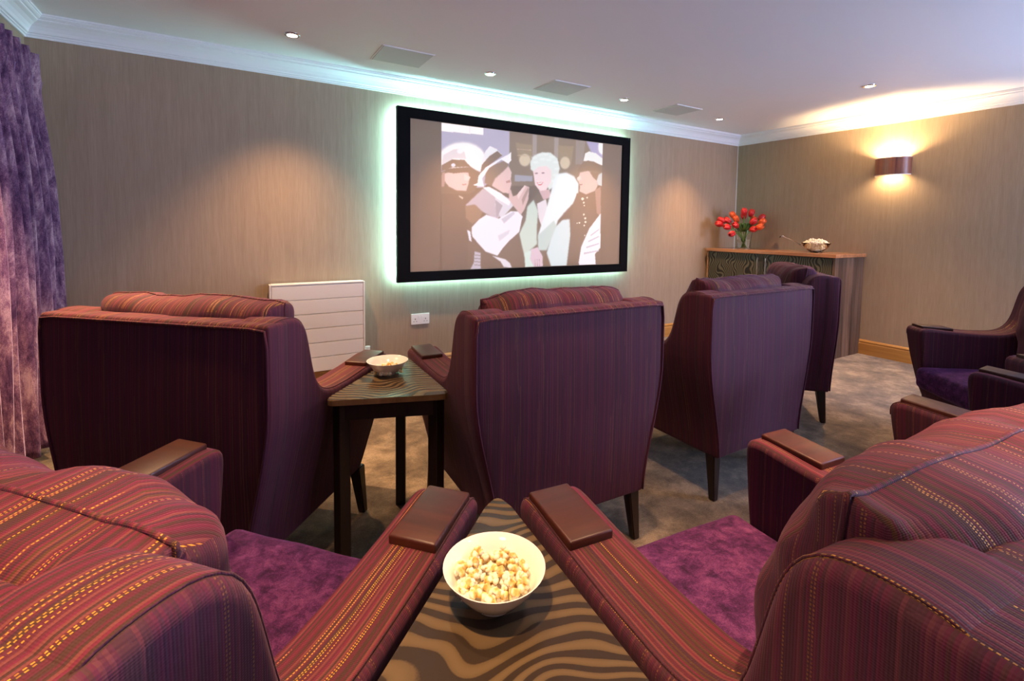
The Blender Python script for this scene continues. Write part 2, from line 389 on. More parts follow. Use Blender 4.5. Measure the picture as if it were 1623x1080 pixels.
l.rotation_euler = Matrix((( 0, 0, 1), (0, 1, 0), (-1, 0, 0))).transposed().to_euler()
def aim_strip(o, d):
    z = -Vector(d).normalized(); y = Vector((0, 0, 1)); x = y.cross(z).normalized()
    o.rotation_euler = Matrix((x, y, z)).transposed().to_euler()
aim_strip(l, (-1, .7, 0))
l = light('strip_light', 'AREA', (SX1-.03, yl, mz_), 8, LC, (1, .7, 0), scr, shape='RECTANGLE', size=.03, size_y=H_); aim_strip(l, (1, .7, 0))

# film picture: rasterised from hand drawn polygons into a colour attribute on the flat screen
def film():
    src = [(250, 52), (1292, 195), (1288, 1000), (250, 1030)]; dst = [(0, 1), (1, 1), (1, 0), (0, 0)]
    A = []; B = []
    for (x, y), (u, v) in zip(src, dst):
        A += [[x, y, 1, 0, 0, 0, -u*x, -u*y], [0, 0, 0, x, y, 1, -v*x, -v*y]]; B += [u, v]
    h = np.linalg.solve(np.array(A, float), np.array(B, float)); Hm = np.append(h, 1).reshape(3, 3)
    NX, NY = 420, 300
    img = np.zeros((NY, NX, 3)); ux, vy = np.meshgrid((np.arange(NX)+.5)/NX, (np.arange(NY)+.5)/NY)
    def blur(a, n):
        for _ in range(n):
            p = np.pad(a, 1, mode='edge'); a = (p[1:-1, 1:-1]*2+p[:-2, 1:-1]+p[2:, 1:-1]+p[1:-1, :-2]+p[1:-1, 2:])/6
        return a
    def poly(pts, col, b=1, a=1.0):
        q = [(Hm @ np.array([x, y, 1.0])) for x, y in pts]; q = [(p[0]/p[2], p[1]/p[2]) for p in q]
        inside = np.zeros((NY, NX), bool)
        for (x0, y0), (x1, y1) in zip(q, q[1:]+q[:1]):
            if y0 == y1: continue
            c = ((y0 > vy) != (y1 > vy)) & (ux < (x1-x0)*(vy-y0)/(y1-y0)+x0); inside ^= c
        mk = blur(inside.astype(float), b)[..., None]*a
        img[:] = img*(1-mk)+np.array(col)*mk
    def ell(cx, cy, rx, ry, col, b=1, a=1.0):
        poly([(cx+rx*math.cos(k*.314), cy+ry*math.sin(k*.314)) for k in range(20)], col, b, a)
    D = (0.0, 0.0, 0.0)
    poly([(240, 40), (690, 110), (690, 330), (520, 480), (240, 480)], (.36, .36, .56), 3)
    poly([(240, 40), (520, 75), (520, 132), (240, 104)], (.95, .95, 1), 1)
    poly([(430, 60), (434, 60), (434, 122), (430, 122)], (.5, .5, .7), 0)
    ell(385, 290, 150, 110, (.95, .95, 1), 14); ell(450, 310, 100, 70, (.9, .9, 1), 10)
    poly([(690, 110), (1300, 180), (1300, 470), (690, 470)], (.10, .075, .05), 2)
    for x in (838, 978): poly([(x, 130), (x+28, 134), (x+28, 300), (x, 290)], (.24, .22, .22), 2)
    poly([(1118, 165), (1180, 172), (1165, 330), (1118, 330)], (.17, .15, .15), 2)
    poly([(728, 185), (838, 200), (834, 300), (792, 345), (750, 300)], (.20, .14, .075), 3); ell(790, 300, 36, 40, (.55, .47, .34), 5)
    poly([(1004, 205), (1105, 212), (1090, 330), (1050, 368), (1012, 318)], (.20, .14, .075), 3); ell(1050, 320, 32, 40, (.55, .47, .34), 5)
    for yy in (225, 265): poly([(740, yy), (830, yy+8), (830, yy+12), (740, yy+4)], (.42, .32, .2), 1)
    poly([(1180, 165), (1300, 180), (1300, 350), (1240, 300)], (.30, .30, .58), 8); ell(1290, 215, 26, 50, (.9, .92, 1), 8)
    poly([(725, 398), (840, 405), (840, 440), (725, 440)], (.25, .28, .38), 2)
    # left man: dark uniform, white peaked cap, sunglasses
    poly([(240, 470), (330, 490), (430, 500), (470, 560), (440, 640), (460, 1060), (240, 1060)], D, 3)
    poly([(240, 380), (300, 350), (440, 340), (520, 390), (470, 500), (430, 520), (250, 520)], (.04, .03, .02), 3)
    poly([(270, 385), (330, 372), (425, 380), (432, 410), (428, 450), (412, 500), (350, 496), (300, 470), (270, 430)], (.74, .50, .52), 2)
    poly([(400, 390), (440, 410), (425, 435), (400, 430)], (.86, .62, .64), 1); poly([(385, 455), (415, 452), (415, 462), (388, 464)], (.45, .2, .22), 0)
    poly([(276, 355), (425, 345), (425, 375), (330, 385), (276, 372)], (.03, .02, .02), 1)
    poly([(252, 330), (262, 262), (330, 225), (372, 222), (402, 245), (412, 290), (330, 285), (262, 325)], (.66, .64, .74), 2)
    ell(372, 238, 20, 16, (.85, .85, .95), 1)
    poly([(252, 330), (320, 292), (400, 296), (445, 345), (400, 342), (320, 345), (254, 370)], (.05, .035, .025), 1)
    ell(328, 330, 14, 12, (.7, .72, .9), 1)
    poly([(255, 380), (275, 375), (272, 470), (252, 470)], (.32, .20, .20), 2)
    poly([(365, 530), (395, 545), (390, 556), (368, 540)], (.5, .45, .4), 1)
    # centre man in a pale hat and coat
    poly([(500, 480), (640, 520), (830, 700), (800, 1060), (420, 1060), (430, 760), (405, 650), (412, 590)], (.02, .015, .01), 2)
    poly([(410, 595), (520, 488), (600, 505), (690, 590), (660, 650), (612, 690), (520, 640), (440, 620)], (.42, .38, .50), 2)
    poly([(600, 505), (700, 560), (720, 600), (640, 690), (600, 600)], (.60, .62, .76), 2)
    poly([(408, 600), (470, 590), (520, 640), (500, 690), (452, 720), (412, 680)], (.15, .085, .05), 3)
    poly([(450, 745), (500, 690), (545, 660), (625, 688), (700, 640), (750, 640), (822, 722), (760, 775), (700, 830), (655, 880), (618, 935), (540, 905), (500, 860), (452, 800)], (.80, .82, .98), 2)
    poly([(640, 690), (720, 640), (730, 655), (660, 720)], (.5, .52, .68), 2); poly([(620, 800), (700, 760), (690, 790), (630, 840)], (.6, .62, .78), 2)
    poly([(520, 480), (560, 474), (640, 520), (700, 575), (690, 600), (620, 560), (545, 500)], (.85, .86, .96), 1)
    poly([(600, 560), (650, 600), (612, 684), (606, 640)], (.30, .28, .40), 1)
    poly([(420, 760), (440, 770), (450, 840), (435, 830)], (.75, .78, .95), 1)
    poly([(470, 905), (508, 915), (510, 1030), (440, 1030), (465, 980)], (.42, .42, .55), 2)
    for k in range(4): poly([(468, 925+k*22), (510, 930+k*22), (510, 936+k*22), (468, 931+k*22)], (.16, .15, .2), 0)
    poly([(585, 935), (670, 960), (700, 985), (715, 1020), (660, 1010), (640, 975)], (.70, .70, .82), 2)
    poly([(585, 360), (640, 320), (680, 330), (705, 380), (700, 430), (705, 455), (690, 520), (650, 515), (580, 470)], (.70, .48, .50), 2)
    poly([(540, 350), (660, 300), (690, 330), (655, 370), (600, 420), (575, 470), (530, 450)], (.14, .085, .06), 3)
    poly([(668, 440), (694, 428), (700, 446), (672, 452)], (.42, .16, .18), 0)
    poly([(505, 370), (512, 300), (535, 240), (562, 205), (605, 225), (640, 262), (590, 300), (520, 390)], (.80, .80, .90), 1)
    poly([(503, 385), (512, 330), (560, 272), (612, 238), (645, 268), (570, 325), (508, 395)], (.09, .05, .035), 1)
    poly([(455, 462), (485, 450), (492, 400), (540, 345), (620, 296), (690, 258), (700, 245), (702, 300), (682, 322), (640, 296), (560, 350), (515, 420), (528, 475), (490, 470)], (.88, .88, .97), 1)
    poly([(688, 500), (700, 492), (715, 540), (742, 530), (790, 468), (820, 478), (815, 560), (790, 630), (768, 662), (720, 605), (690, 560)], (.62, .42, .44), 2)
    poly([(742, 530), (790, 468), (800, 472), (750, 560)], (.82, .60, .62), 1); poly([(772, 560), (812, 480), (818, 500), (780, 600)], (.35, .2, .2), 1)
    # fair haired woman in white fur
    poly([(755, 800), (775, 690), (830, 560), (880, 520), (950, 560), (990, 700), (960, 1060), (790, 1060)], (.02, .02, .015), 2)
    poly([(760, 790), (800, 700), (810, 610), (850, 565), (880, 640), (872, 760), (875, 860), (830, 900), (800, 960), (778, 870)], (.50, .66, .62), 5)
    poly([(872, 590), (930, 560), (945, 640), (905, 740), (885, 690)], (.72, .68, .78), 2)
    poly([(885, 505), (950, 495), (965, 545), (915, 565)], (.55, .36, .42), 2)
    poly([(828, 360), (826, 310), (850, 270), (900, 250), (955, 252), (1000, 290), (1015, 350), (1005, 430), (975, 480), (950, 500), (880, 360), (850, 380)], (.66, .76, .78), 3)
    for cx_, cy_ in ((850, 285), (885, 265), (925, 262), (965, 280), (990, 315), (1000, 360), (990, 400), (975, 440), (860, 315), (905, 295), (945, 300)): ell(cx_, cy_, 19, 7, (.82, .90, .92), 6, .6)
    poly([(845, 375), (880, 345), (930, 340), (962, 370), (962, 440), (930, 500), (890, 506), (858, 462)], (.86, .66, .72), 2)
    for cx_, cy_ in ((866, 388), (908, 386)): ell(cx_, cy_, 11, 5, (.16, .12, .2), 1)
    poly([(868, 448), (912, 446), (900, 468), (880, 468)], (.62, .18, .24), 0); poly([(874, 451), (906, 450), (896, 458), (882, 459)], (.95, .92, .95), 0)
    poly([(985, 420), (1010, 392), (1060, 385), (1110, 410), (1140, 460), (1138, 520), (1105, 590), (1050, 650), (1010, 700), (985, 780), (940, 880), (890, 900), (885, 790), (925, 660), (955, 540)], (.76, .88, .98), 6)
    ell(1060, 470, 60, 60, (.88, .96, 1), 10)
    poly([(940, 920), (980, 760), (1040, 700), (1085, 695), (1092, 800), (1070, 1010), (970, 1010)], (.58, .76, .84), 5)
    poly([(880, 800), (985, 700), (1000, 740), (940, 900), (885, 900)], (.44, .62, .64), 6)
    poly([(795, 920), (850, 890), (885, 1010), (800, 1015)], (.55, .76, .74), 4)
    poly([(838, 895), (880, 880), (912, 940), (915, 1010), (858, 1012), (832, 960)], (.62, .48, .62), 2)
    for k in range(3): poly([(862+k*14, 960), (865+k*14, 960), (868+k*14, 1008), (864+k*14, 1008)], (.32, .22, .32), 0)
    # right man: white topped cap, dark uniform
    poly([(1130, 520), (1200, 540), (1300, 470), (1300, 1030), (1080, 1030), (1100, 700), (1110, 600)], (.02, .015, .01), 3)
    poly([(1135, 430), (1150, 385), (1200, 375), (1255, 400), (1265, 470), (1250, 505), (1190, 530), (1148, 510), (1150, 475)], (.64, .46, .46), 2)
    poly([(1128, 420), (1152, 405), (1158, 430), (1135, 440)], (.82, .62, .62), 1); poly([(1145, 462), (1165, 460), (1165, 468), (1148, 470)], (.3, .12, .12), 0)
    poly([(1210, 380), (1262, 390), (1268, 450), (1235, 420)], (.08, .05, .03), 2)
    poly([(1170, 308), (1180, 258), (1205, 246), (1250, 258), (1295, 295), (1295, 345), (1235, 312)], (.80, .84, .88), 1)
    poly([(1130, 370), (1165, 318), (1200, 305), (1295, 340), (1295, 385), (1240, 372), (1180, 370), (1138, 382)], (.07, .045, .025), 1)
    poly([(1258, 440), (1270, 400), (1295, 385), (1295, 475), (1268, 470)], (.50, .60, .66), 2)
    poly([(1248, 500), (1285, 480), (1288, 680), (1262, 655)], (.26, .15, .14), 2)
    poly([(1150, 985), (1165, 880), (1215, 760), (1288, 658), (1288, 890), (1255, 930), (1262, 1010), (1155, 1010)], (.84, .88, 1), 2)
    for k in range(4): poly([(1225-k*14, 800+k*40), (1280, 760+k*48), (1280, 768+k*48), (1225-k*14, 812+k*40)], (.45, .46, .62), 1)
    for x, y, r_ in ((1168, 560, 9), (1176, 585, 6), (1198, 552, 5), (1180, 605, 4), (1178, 665, 6), (1188, 690, 7), (1190, 715, 7), (1182, 738, 5), (1150, 720, 6), (1135, 722, 4), (1186, 805, 4)): ell(x, y, r_, r_, (.7, .72, .62), 0)
    x0, x1, z0, z1 = 1.523, 3.250, .876, 2.089
    # picture covers the measured part of the screen
    xs = x0+(x1-x0)*np.arange(NX+1)/NX; zs = z0+(z1-z0)*np.arange(NY+1)/NY
    gx, gz = np.meshgrid(xs, zs); co = np.stack([gx, np.full_like(gx, SY+.010), gz], -1).reshape(-1, 3)
    i = (np.arange(NY)[:, None]*(NX+1)+np.arange(NX)[None, :]).reshape(-1)
    faces = np.stack([i, i+1, i+NX+2, i+NX+1], 1)
    me = bpy.data.meshes.new('film_picture')
    me.vertices.add(len(co)); me.vertices.foreach_set('co', co.ravel())
    me.loops.add(faces.size); me.loops.foreach_set('vertex_index', faces.ravel().astype(np.int32))
    me.polygons.add(len(faces)); me.polygons.foreach_set('loop_start', np.arange(0, faces.size, 4, dtype=np.int32))
    me.update(calc_edges=True); me.validate()
    at = me.color_attributes.new('film', 'FLOAT_COLOR', 'POINT')
    p = np.pad(img, ((0, 1), (0, 1), (0, 0)), mode='edge'); rgba = np.ones((NY+1, NX+1, 4)); rgba[..., :3] = p
    at.data.foreach_set('color', rgba.ravel().astype(np.float32))
    m = mat('projected_film', (0.37, 0.25, 0.145), 0.6); t = NT(m)
    a = t.n('ShaderNodeAttribute', attribute_name='film')
    t.link(a.outputs['Color'], 'Emission Color'); t.b.inputs['Emission Strength'].default_value = 0.85
    me.materials.append(m)
    o = bpy.data.objects.new('film_picture', me); COL.objects.link(o); o.parent = scr
    tag(o, 'projected film scene of four people, one in white fur')
film()

# ------------------------------------------------------------------ armchairs
def smooth(a, b, x):
    t = max(0, min(1, (x-a)/(b-a))); return t*t*(3-2*t)
def xo(z):      # half width of the outside at a height
    return .325+.088*smooth(.18, .72, z)
SIDE = [(.012, .20), (.012, .55), (.008, .80), (.004, .93), (.012, .955), (.035, .966), (.09, .967), (.135, .962), (.165, .945), (.183, .91), (.198, .85), (.212, .79), (.228, .74), (.25, .705), (.285, .684), (.34, .673), (.45, .671), (.60, .680), (.71, .691), (.748, .693), (.763, .684), (.761, .64), (.748, .50), (.728, .36), (.70, .27), (.665, .205)]
def smooth_profile(pts, step=.014, passes=4):
    out = []
    for (a, b), (c, d) in zip(pts, pts[1:]+pts[:1]):
        n = max(1, int(math.hypot(c-a, d-b)/step))
        out += [(a+(c-a)*k/n, b+(d-b)*k/n) for k in range(n)]
    for _ in range(passes):
        N = len(out)
        out = [((out[k-1][0]+2*out[k][0]+out[(k+1) % N][0])/4, (out[k-1][1]+2*out[k][1]+out[(k+1) % N][1])/4) for k in range(N)]
    return out
PROF = smooth_profile(SIDE)
def side_panel(sx):
    bm = bmesh.new(); N = len(PROF); r = .020
    nrm = []
    for k in range(N):
        t = Vector(PROF[(k+1) % N])-Vector(PROF[k-1]); nrm.append(Vector((t.y, -t.x)).normalized())   # points inward for this winding
    def ring(x, off):
        return [bm.verts.new((x, PROF[k][0]+nrm[k].x*off, PROF[k][1]+nrm[k].y*off)) for k in range(N)]
    rings = []
    for q in range(7):
        a = math.pi/2*q/6; rings.append(ring(.27+r*(1-math.sin(a)), r*(1-math.cos(a))))
    rings = rings[::-1]
    for q in range(7):
        a = math.pi/2*q/6; rings.append(ring(.413-r*(1-math.sin(a)), r*(1-math.cos(a))))
    for A, B in zip(rings, rings[1:]):
        for k in range(N): bm.faces.new((A[k], A[(k+1) % N], B[(k+1) % N], B[k]))
    caps = [bm.faces.new(rings[0]), bm.faces.new(rings[-1][::-1])]
    for cap in caps:
        fs = [cap]
        for k in range(1, 15):
            g = fs+list({e for f in fs for e in f.edges})+list({v for f in fs for v in f.verts})
            rr = bmesh.ops.bisect_plane(bm, geom=g, plane_co=(0, 0, .20+.05*k), plane_no=(0, 0, 1))
            fs = [f for f in rr['geom'] if isinstance(f, bmesh.types.BMFace)]
    for v in bm.verts:
        z = v.co.z
        if v.co.x > .34: v.co.x += xo(z)-.413
        else: v.co.x = min(v.co.x, xo(z)-.06)
        v.co.x *= sx
    return bm
def make_back():
    bm = bmesh.new(); NXX, NZ = 24, 20
    def P(u, v, face):
        z = .205+v*.755
        z -= .010*(1-min(1, (1-abs(u))/.25)) * 0 
        x = u*(xo(z)+.001)
        bul = (1-u**4)*(.012*math.sin(math.pi*v))
        y = (0-bul) if face == 0 else .085
        if v == 1 : pass
        return Vector((x, y, z))
    F0 = [[bm.verts.new(P(-1+2*i/NXX, j/NZ, 0)) for i in range(NXX+1)] for j in range(NZ+1)]
    F1 = [[bm.verts.new(P(-1+2*i/NXX, j/NZ, 1)) for i in range(NXX+1)] for j in range(NZ+1)]
    for j in range(NZ):
        for i in range(NXX):
            bm.faces.new((F0[j][i], F0[j][i+1], F0[j+1][i+1], F0[j+1][i])); bm.faces.new((F1[j][i], F1[j+1][i], F1[j+1][i+1], F1[j][i+1]))
    for i in range(NXX):
        bm.faces.new((F0[0][i], F1[0][i], F1[0][i+1], F0[0][i+1])); bm.faces.new((F0[NZ][i], F0[NZ][i+1], F1[NZ][i+1], F1[NZ][i]))
    for j in range(NZ):
        bm.faces.new((F0[j][0], F0[j+1][0], F1[j+1][0], F1[j][0])); bm.faces.new((F0[j][NXX], F1[j][NXX], F1[j+1][NXX], F0[j+1][NXX]))
    bmesh.ops.recalc_face_normals(bm, faces=bm.faces[:])
    es = [e for e in bm.edges if len(e.link_faces) == 2 and e.calc_face_angle() > 1.0]
    bmesh.ops.bevel(bm, geom=es, offset=.012, segments=3, affect='EDGES', profile=.5, clamp_overlap=True)
    return bm
def pillow(seed=0, wt=.315, wb=.275, z0=.46, z1=1.01, th=.112, yc=.195, dx=0):
    bm = bmesh.new(); N, Mv = 44, 40
    def P(u, v, s):
        hu = wb+(wt-wb)*smooth(-1, .5, v)
        ed = (1-abs(u)**6)*(1-abs(v)**6)
        t = th*max(0, ed)**.42
        # pinched corners, sides drawn in a little
        x = u*hu*(1-.05*(1-abs(v))*abs(u)**3)
        z = (z0+z1)/2+v*(z1-z0)/2*(1-.045*(1-abs(u)**2*1.0)*0-.03*abs(u)**4)
        p = Vector((x, yc+s*t, z))
        nz = noise.noise(Vector((x*6+seed*3.1, z*6, s*2.0+seed)))*.014+noise.noise(Vector((x*17+seed, z*15, s+seed*7)))*.005
        corner = (abs(u)**6)*(.5+.5*abs(v)**3)
        nz += corner*.012*math.sin(14*v+seed*2)+.0025*abs(v)**4*math.sin(17*u+5*noise.noise(Vector((u*2, seed, 0))))
        p.y += s*nz*(1 if ed > .02 else .2)
        if v > .3: p.z += (v-.3)*nz*1.2
        p.y -= .05*smooth(-.2, 1, v)-.015
        p.x += dx*smooth(-1, .3, v)
        return p
    G = {}
    for s in (-1, 1):
        for j in range(Mv+1):
            for i in range(N+1):
                u = -1+2*i/N; v = -1+2*j/Mv
                u = math.sin(u*math.pi/2)*.55+u*.45; v = math.sin(v*math.pi/2)*.55+v*.45
                edge = i in (0, N) or j in (0, Mv)
                if edge and s == 1: G[s, j, i] = G[-1, j, i]; continue
                G[s, j, i] = bm.verts.new(P(u, v, s))
    for s in (-1, 1):
        for j in range(Mv):
            for i in range(N):
                q = (G[s, j, i], G[s, j, i+1], G[s, j+1, i+1], G[s, j+1, i])
                bm.faces.new(q if s == -1 else q[::-1])
    rim = [G[-1, 0, i].co.copy() for i in range(0, N)]+[G[-1, j, N].co.copy() for j in range(0, Mv)]+[G[-1, Mv, i].co.copy() for i in range(N, 0, -1)]+[G[-1, j, 0].co.copy() for j in range(Mv, 0, -1)]
    return bm, rim
def leg_bm(x, y, dx, dy):
    bm = bmesh.new(); r = bmesh.ops.create_cube(bm, size=1)
    for v in r['verts']:
        top = v.co.z > 0; s = .050 if top else .030
        v.co = Vector((x+v.co.x*s+(0 if top else dx), y+v.co.y*s+(0 if top else dy), .215 if top else 0))
    bmesh.ops.bevel(bm, geom=bm.edges[:], offset=.004, segments=2, affect='EDGES')
    return bm
def armchair(loc, rz, label, seed, **pk):
    t = empty('armchair', (loc[0], loc[1], 0), R(rz), label, 'armchair', 'home cinema armchairs')
    bk = obj('backrest', make_back(), FAB, t, smooth=True, angle=50)
    bm = bmesh.new(); path = [(.0+s_*xo(z)*.985, -.003, z) for s_ in (-1,) for z in [.215+.04*k for k in range(19)]]
    path = path[:-1]+[(-.40, -.004, .944)]+[(-.40+.8*k/16, -.003-.002*math.sin(math.pi*k/16), .949) for k in range(1, 16)]+[(.40, -.004, .944)]+[(-p[0], p[1], p[2]) for p in path[::-1][1:]]
    tube(bm, path, .0042, 6); obj('piping', bm, FAB, bk, smooth=True)
    for sx in (-1, 1):
        a = obj('armrest', side_panel(sx), FAB, t, smooth=True, angle=70)
        a.modifiers.new('weighted', 'WEIGHTED_NORMAL').keep_sharp = True
        bm = bmesh.new(); sp = [(y, z) for y, z in PROF if z > .62 and (y > .03 or z > .955) and (y < .754 or z > .64)]; tube(bm, [(sx*(xo(z)-.0135), y, z-.0008) for y, z in sp], .0018, 6)
        obj('seam', bm, FAB, a, smooth=True)
        bm = bmesh.new(); box(bm, sx*.350-.047, sx*.350+.047, .574, .736, .671, .693, bev=.005, seg=3)
        for v in bm.verts: v.co.z += (v.co.y-.66)*.05+.006
        obj('arm_cap', bm, DARKWOOD, a, smooth=True, angle=40)
    bxo('seat_base', FAB, t, -.285, .285, .06, .735, .20, .37, bev=.012, seg=3, smooth=True)
    # seat cushion, crowned velvet
    bm = bmesh.new(); box(bm, -.272, .272, .085, .785, .355, .475, bev=.03, seg=4)
    bmesh.ops.subdivide_edges(bm, edges=[e for e in bm.edges if e.calc_length() > .2], cuts=12, use_grid_fill=True)
    for v in bm.verts:
        if v.co.z > .40:
            u = v.co.x/.272; w_ = (v.co.y-.435)/.35
            v.co.z += .022*max(0, 1-u*u)*max(0, 1-w_*w_)+.003*noise.noise(v.co*9+Vector((seed, 0, 0)))
    obj('seat_cushion', bm, VELVET, t, smooth=True, angle=60)
    bm, rim = pillow(seed, **pk); p = obj('back_cushion', bm, FAB, t, smooth=True)
    bm = bmesh.new(); tube(bm, rim, .0035, 6, closed=True); obj('welt', bm, FAB, p, smooth=True)
    for x, y, dx, dy in ((-.30, .045, -.012, -.02), (.30, .045, .012, -.02), (-.305, .66, -.015, .025), (.305, .66, .015, .025)):
        obj('leg', leg_bm(x, y, dx, dy), LEGWOOD, t)
    return t
armchair((-.213, 1.771), -42, 'armchair beside the purple curtain, its dark back facing the camera in the front row', 1, wt=.33, dx=.015)
armchair((1.076, 1.334), -2, 'armchair just right of the front triangular table, large purple back square below the screen', 2)
armchair((2.215, 1.34), 0, 'armchair with lighter violet back, third from the curtain in the front row', 3)
armchair((3.545, 1.79), 44, 'farthest armchair, seen edge on in front of the walnut cabinet', 4)
armchair((-.392, .660), -47.5, 'foreground armchair at the bottom left, cushion with gold threads', 5, dx=.02, z1=.965)
armchair((.848, .035), -5.5, 'foreground armchair at the bottom right with big gold-threaded back cushion', 6, z1=.985, wt=.33, dx=-.015)
armchair((2.285, -.058), 0, 'armchair behind the big gold-threaded cushion, only its two wood-capped arms showing', 7)
armchair((3.83, .455), 51, 'armchair by the right wall with bright violet seat, facing left', 8)

# ------------------------------------------------------------------ triangular tables
def rtri(pts, r, n=6):
    out = []
    for i in range(3):
        p, a, b = Vector(pts[i]), Vector(pts[i-1]), Vector(pts[(i+1) % 3])
        da, db = (a-p).normalized(), (b-p).normalized(); ang = da.angle(db); d = r/math.tan(ang/2)
        A, B = p+da*d, p+db*d
        for k in range(n+1):
            t = k/n; out.append(((1-t)**2*A+2*t*(1-t)*p+t*t*B))
    return out
def tri_table(pts, label, legs):
    c = sum((Vector(p) for p in pts), Vector((0, 0)))/3
    t = empty('triangular_table', (c.x, c.y, 0), 0, label, 'side table', 'triangular zebra-grain side tables')
    L = [Vector(p)-c for p in pts]; ol = rtri(L, .03)
    bm = bmesh.new(); lo = [bm.verts.new((p.x, p.y, .640)) for p in ol]; up = [bm.verts.new((p.x, p.y, .660)) for p in ol]
    n = len(ol)
    bm.faces.new(lo[::-1]); ft = bm.faces.new(up)
    for i in range(n): bm.faces.new((lo[i], lo[(i+1) % n], up[(i+1) % n], up[i]))
    bmesh.ops.bevel(bm, geom=list(ft.edges), offset=.0025, segments=2, affect='EDGES')
    for f in bm.faces:
        f.material_index = 0 if f.normal.z > .9 else 1
    o = obj('tabletop', bm, ZEBRA, t); o.data.materials.append(TABEDGE)
    bm = bmesh.new(); ins = [p*.80 for p in L]
    for i in range(3):
        a, b = ins[i], ins[(i+1) % 3]; d = (b-a); m = (a+b)/2; ang = math.atan2(d.y, d.x)
        box(bm, -d.length/2, d.length/2, -.009, .009, .577, .640, M=Matrix.Translation((m.x, m.y, 0)) @ Matrix.Rotation(ang, 4, 'Z'))
    obj('apron', bm, LEGWOOD, t)
    for p in L:
        q = p*.76; ang = math.atan2(p.y, p.x)
        bm = bmesh.new(); box(bm, -.021, .021, -.021, .021, 0, .640, bev=.003, M=Matrix.Translation((q.x, q.y, 0)) @ Matrix.Rotation(ang, 4, 'Z'))
        obj('leg', bm, LEGWOOD, t)
    return t
def arm_line(cx_, cy_, deg, side):
    a = R(deg); fx, fy = -math.sin(a), math.cos(a); rx_, ry_ = math.cos(a), math.sin(a)
    return Vector((cx_+rx_*side*.421, cy_+ry_*side*.421)), Vector((fx, fy))
def cross(p, d, q, e):
    k = ((q.x-p.x)*e.y-(q.y-p.y)*e.x)/(d.x*e.y-d.y*e.x); return p+d*k
def table_between(A, B, rear_pt, rear_dir, label, **k):
    p, d = arm_line(*A, 1); q, e = arm_line(*B, -1); rp, rd = Vector(rear_pt), Vector(rear_dir)
    return tri_table([tuple(cross(p, d, rp, rd)), tuple(cross(q, e, rp, rd)), tuple(cross(p, d, q, e))], label, 0)
table_between((-.213, 1.771, -42), (1.076, 1.334, -2), (.45, 1.60), (.447, -.155), 'triangular wooden table with zebra grain top between the two left front-row armchairs')
table_between((-.392, .660, -47.5), (.848, .035, -5.5), (.25, .33), (.447, -.165), 'triangular zebra grain table in the foreground between the two nearest armchairs')

# ------------------------------------------------------------------ popcorn bowls
KERN = mat('popcorn_flake', (0.9, 0.8, 0.55), 0.7); t_ = NT(KERN)
nn = t_.n('ShaderNodeTexNoise', {'Vector': t_.coord(), 'Scale': 55.0, 'Detail': 2.0}).outputs[0]
t_.link(t_.ramp(nn, [(0.34, (0.62, 0.28, 0.03)), (0.46, (0.86, 0.66, 0.24)), (0.55, (0.93, 0.87, 0.68))]), 'Base Color')
rnd = random.Random(4)
def kernel_mesh(i):
    bm = bmesh.new()
    for k in range(4):
        r = rnd.uniform(.0045, .007); a = rnd.uniform(0, 6.28); e = rnd.uniform(-1, 1)
        c = Vector((math.cos(a)*math.cos(e), math.sin(a)*math.cos(e), math.sin(e)))*.006
        s = bmesh.ops.create_icosphere(bm, subdivisions=1, radius=r)['verts']
        for v in s: v.co = v.co*(1+.5*noise.noise(v.co*300+Vector((k, i, 0))))+c
    me = bpy.data.meshes.new('popcorn'); bm.to_mesh(me); bm.free(); me.shade_smooth(); me.materials.append(KERN); return me
KM = [kernel_mesh(i) for i in range(5)]
def bowl_at(x, y, z, r, h, label):
    t = empty('popcorn_bowl', (x, y, z), 0, label, 'bowl')
    bm = bmesh.new()
    prof = [(0, .001), (r*.40, .001), (r*.42, .006), (r*.62, h*.30), (r*.84, h*.66), (r*.985, h*.97), (r*1.0, h), (r*.975, h*1.0), (r*.81, h*.68), (r*.58, h*.33), (r*.35, h*.17), (0, h*.14)]
    lathe(bm, prof, 48); obj('dish', bm, PORC, t, smooth=True, angle=60)
    return t
bx_, by_ = .349, .632
bowl_at(bx_, by_, .660, .080, .061, 'white bowl of popcorn in the foreground, on the nearest triangular table')
k = 0
for i in range(95):
    a = rnd.uniform(0, 6.28); rr = .054*math.sqrt(rnd.random()); 
    zz = .660+.020+.010*(1-(rr/.054)**2)+.016*(rr/.054)**2+rnd.uniform(0, .014)
    o = bpy.data.objects.new('popcorn', KM[i % 5]); COL.objects.link(o)
    o.location = (bx_+rr*math.cos(a), by_+rr*math.sin(a), zz); o.rotation_euler = (rnd.uniform(0, 6), rnd.uniform(0, 6), rnd.uniform(0, 6))
    s_ = rnd.uniform(.75, 1.1); o.scale = (s_,)*3
    tag(o, 'piece of popcorn heaped in the foreground white bowl', 'popcorn', 'popcorn pieces in the foreground bowl')
def heap(name, c, r, z0, hgt, n, label, s=1.0):
    bm = bmesh.new()
    for i in range(n):
        a = rnd.uniform(0, 6.28); q = math.sqrt(rnd.random()); rr = r*q
        p = Vector((c[0]+rr*math.cos(a), c[1]+rr*math.sin(a), z0+hgt*(1-q*q)*rnd.uniform(.6, 1.0)))
        for k_ in range(2):
            sv = bmesh.ops.create_icosphere(bm, subdivisions=1, radius=rnd.uniform(.006, .009)*s)['verts']
            off = Vector((rnd.uniform(-1, 1), rnd.uniform(-1, 1), rnd.uniform(-1, 1)))*.006*s
            for v in sv: v.co += p+off
    o = obj(name, bm, KERN, None, smooth=True); tag(o, label, 'popcorn', kind='stuff'); return o
b2 = (.533, 1.858)
bowl_at(b2[0], b2[1], .660, .080, .055, 'white bowl on the triangular table between the two left front-row armchairs')
heap('popcorn', b2, .055, .674, .022, 60, 'popcorn filling the bowl on the table between the front-row armchairs')

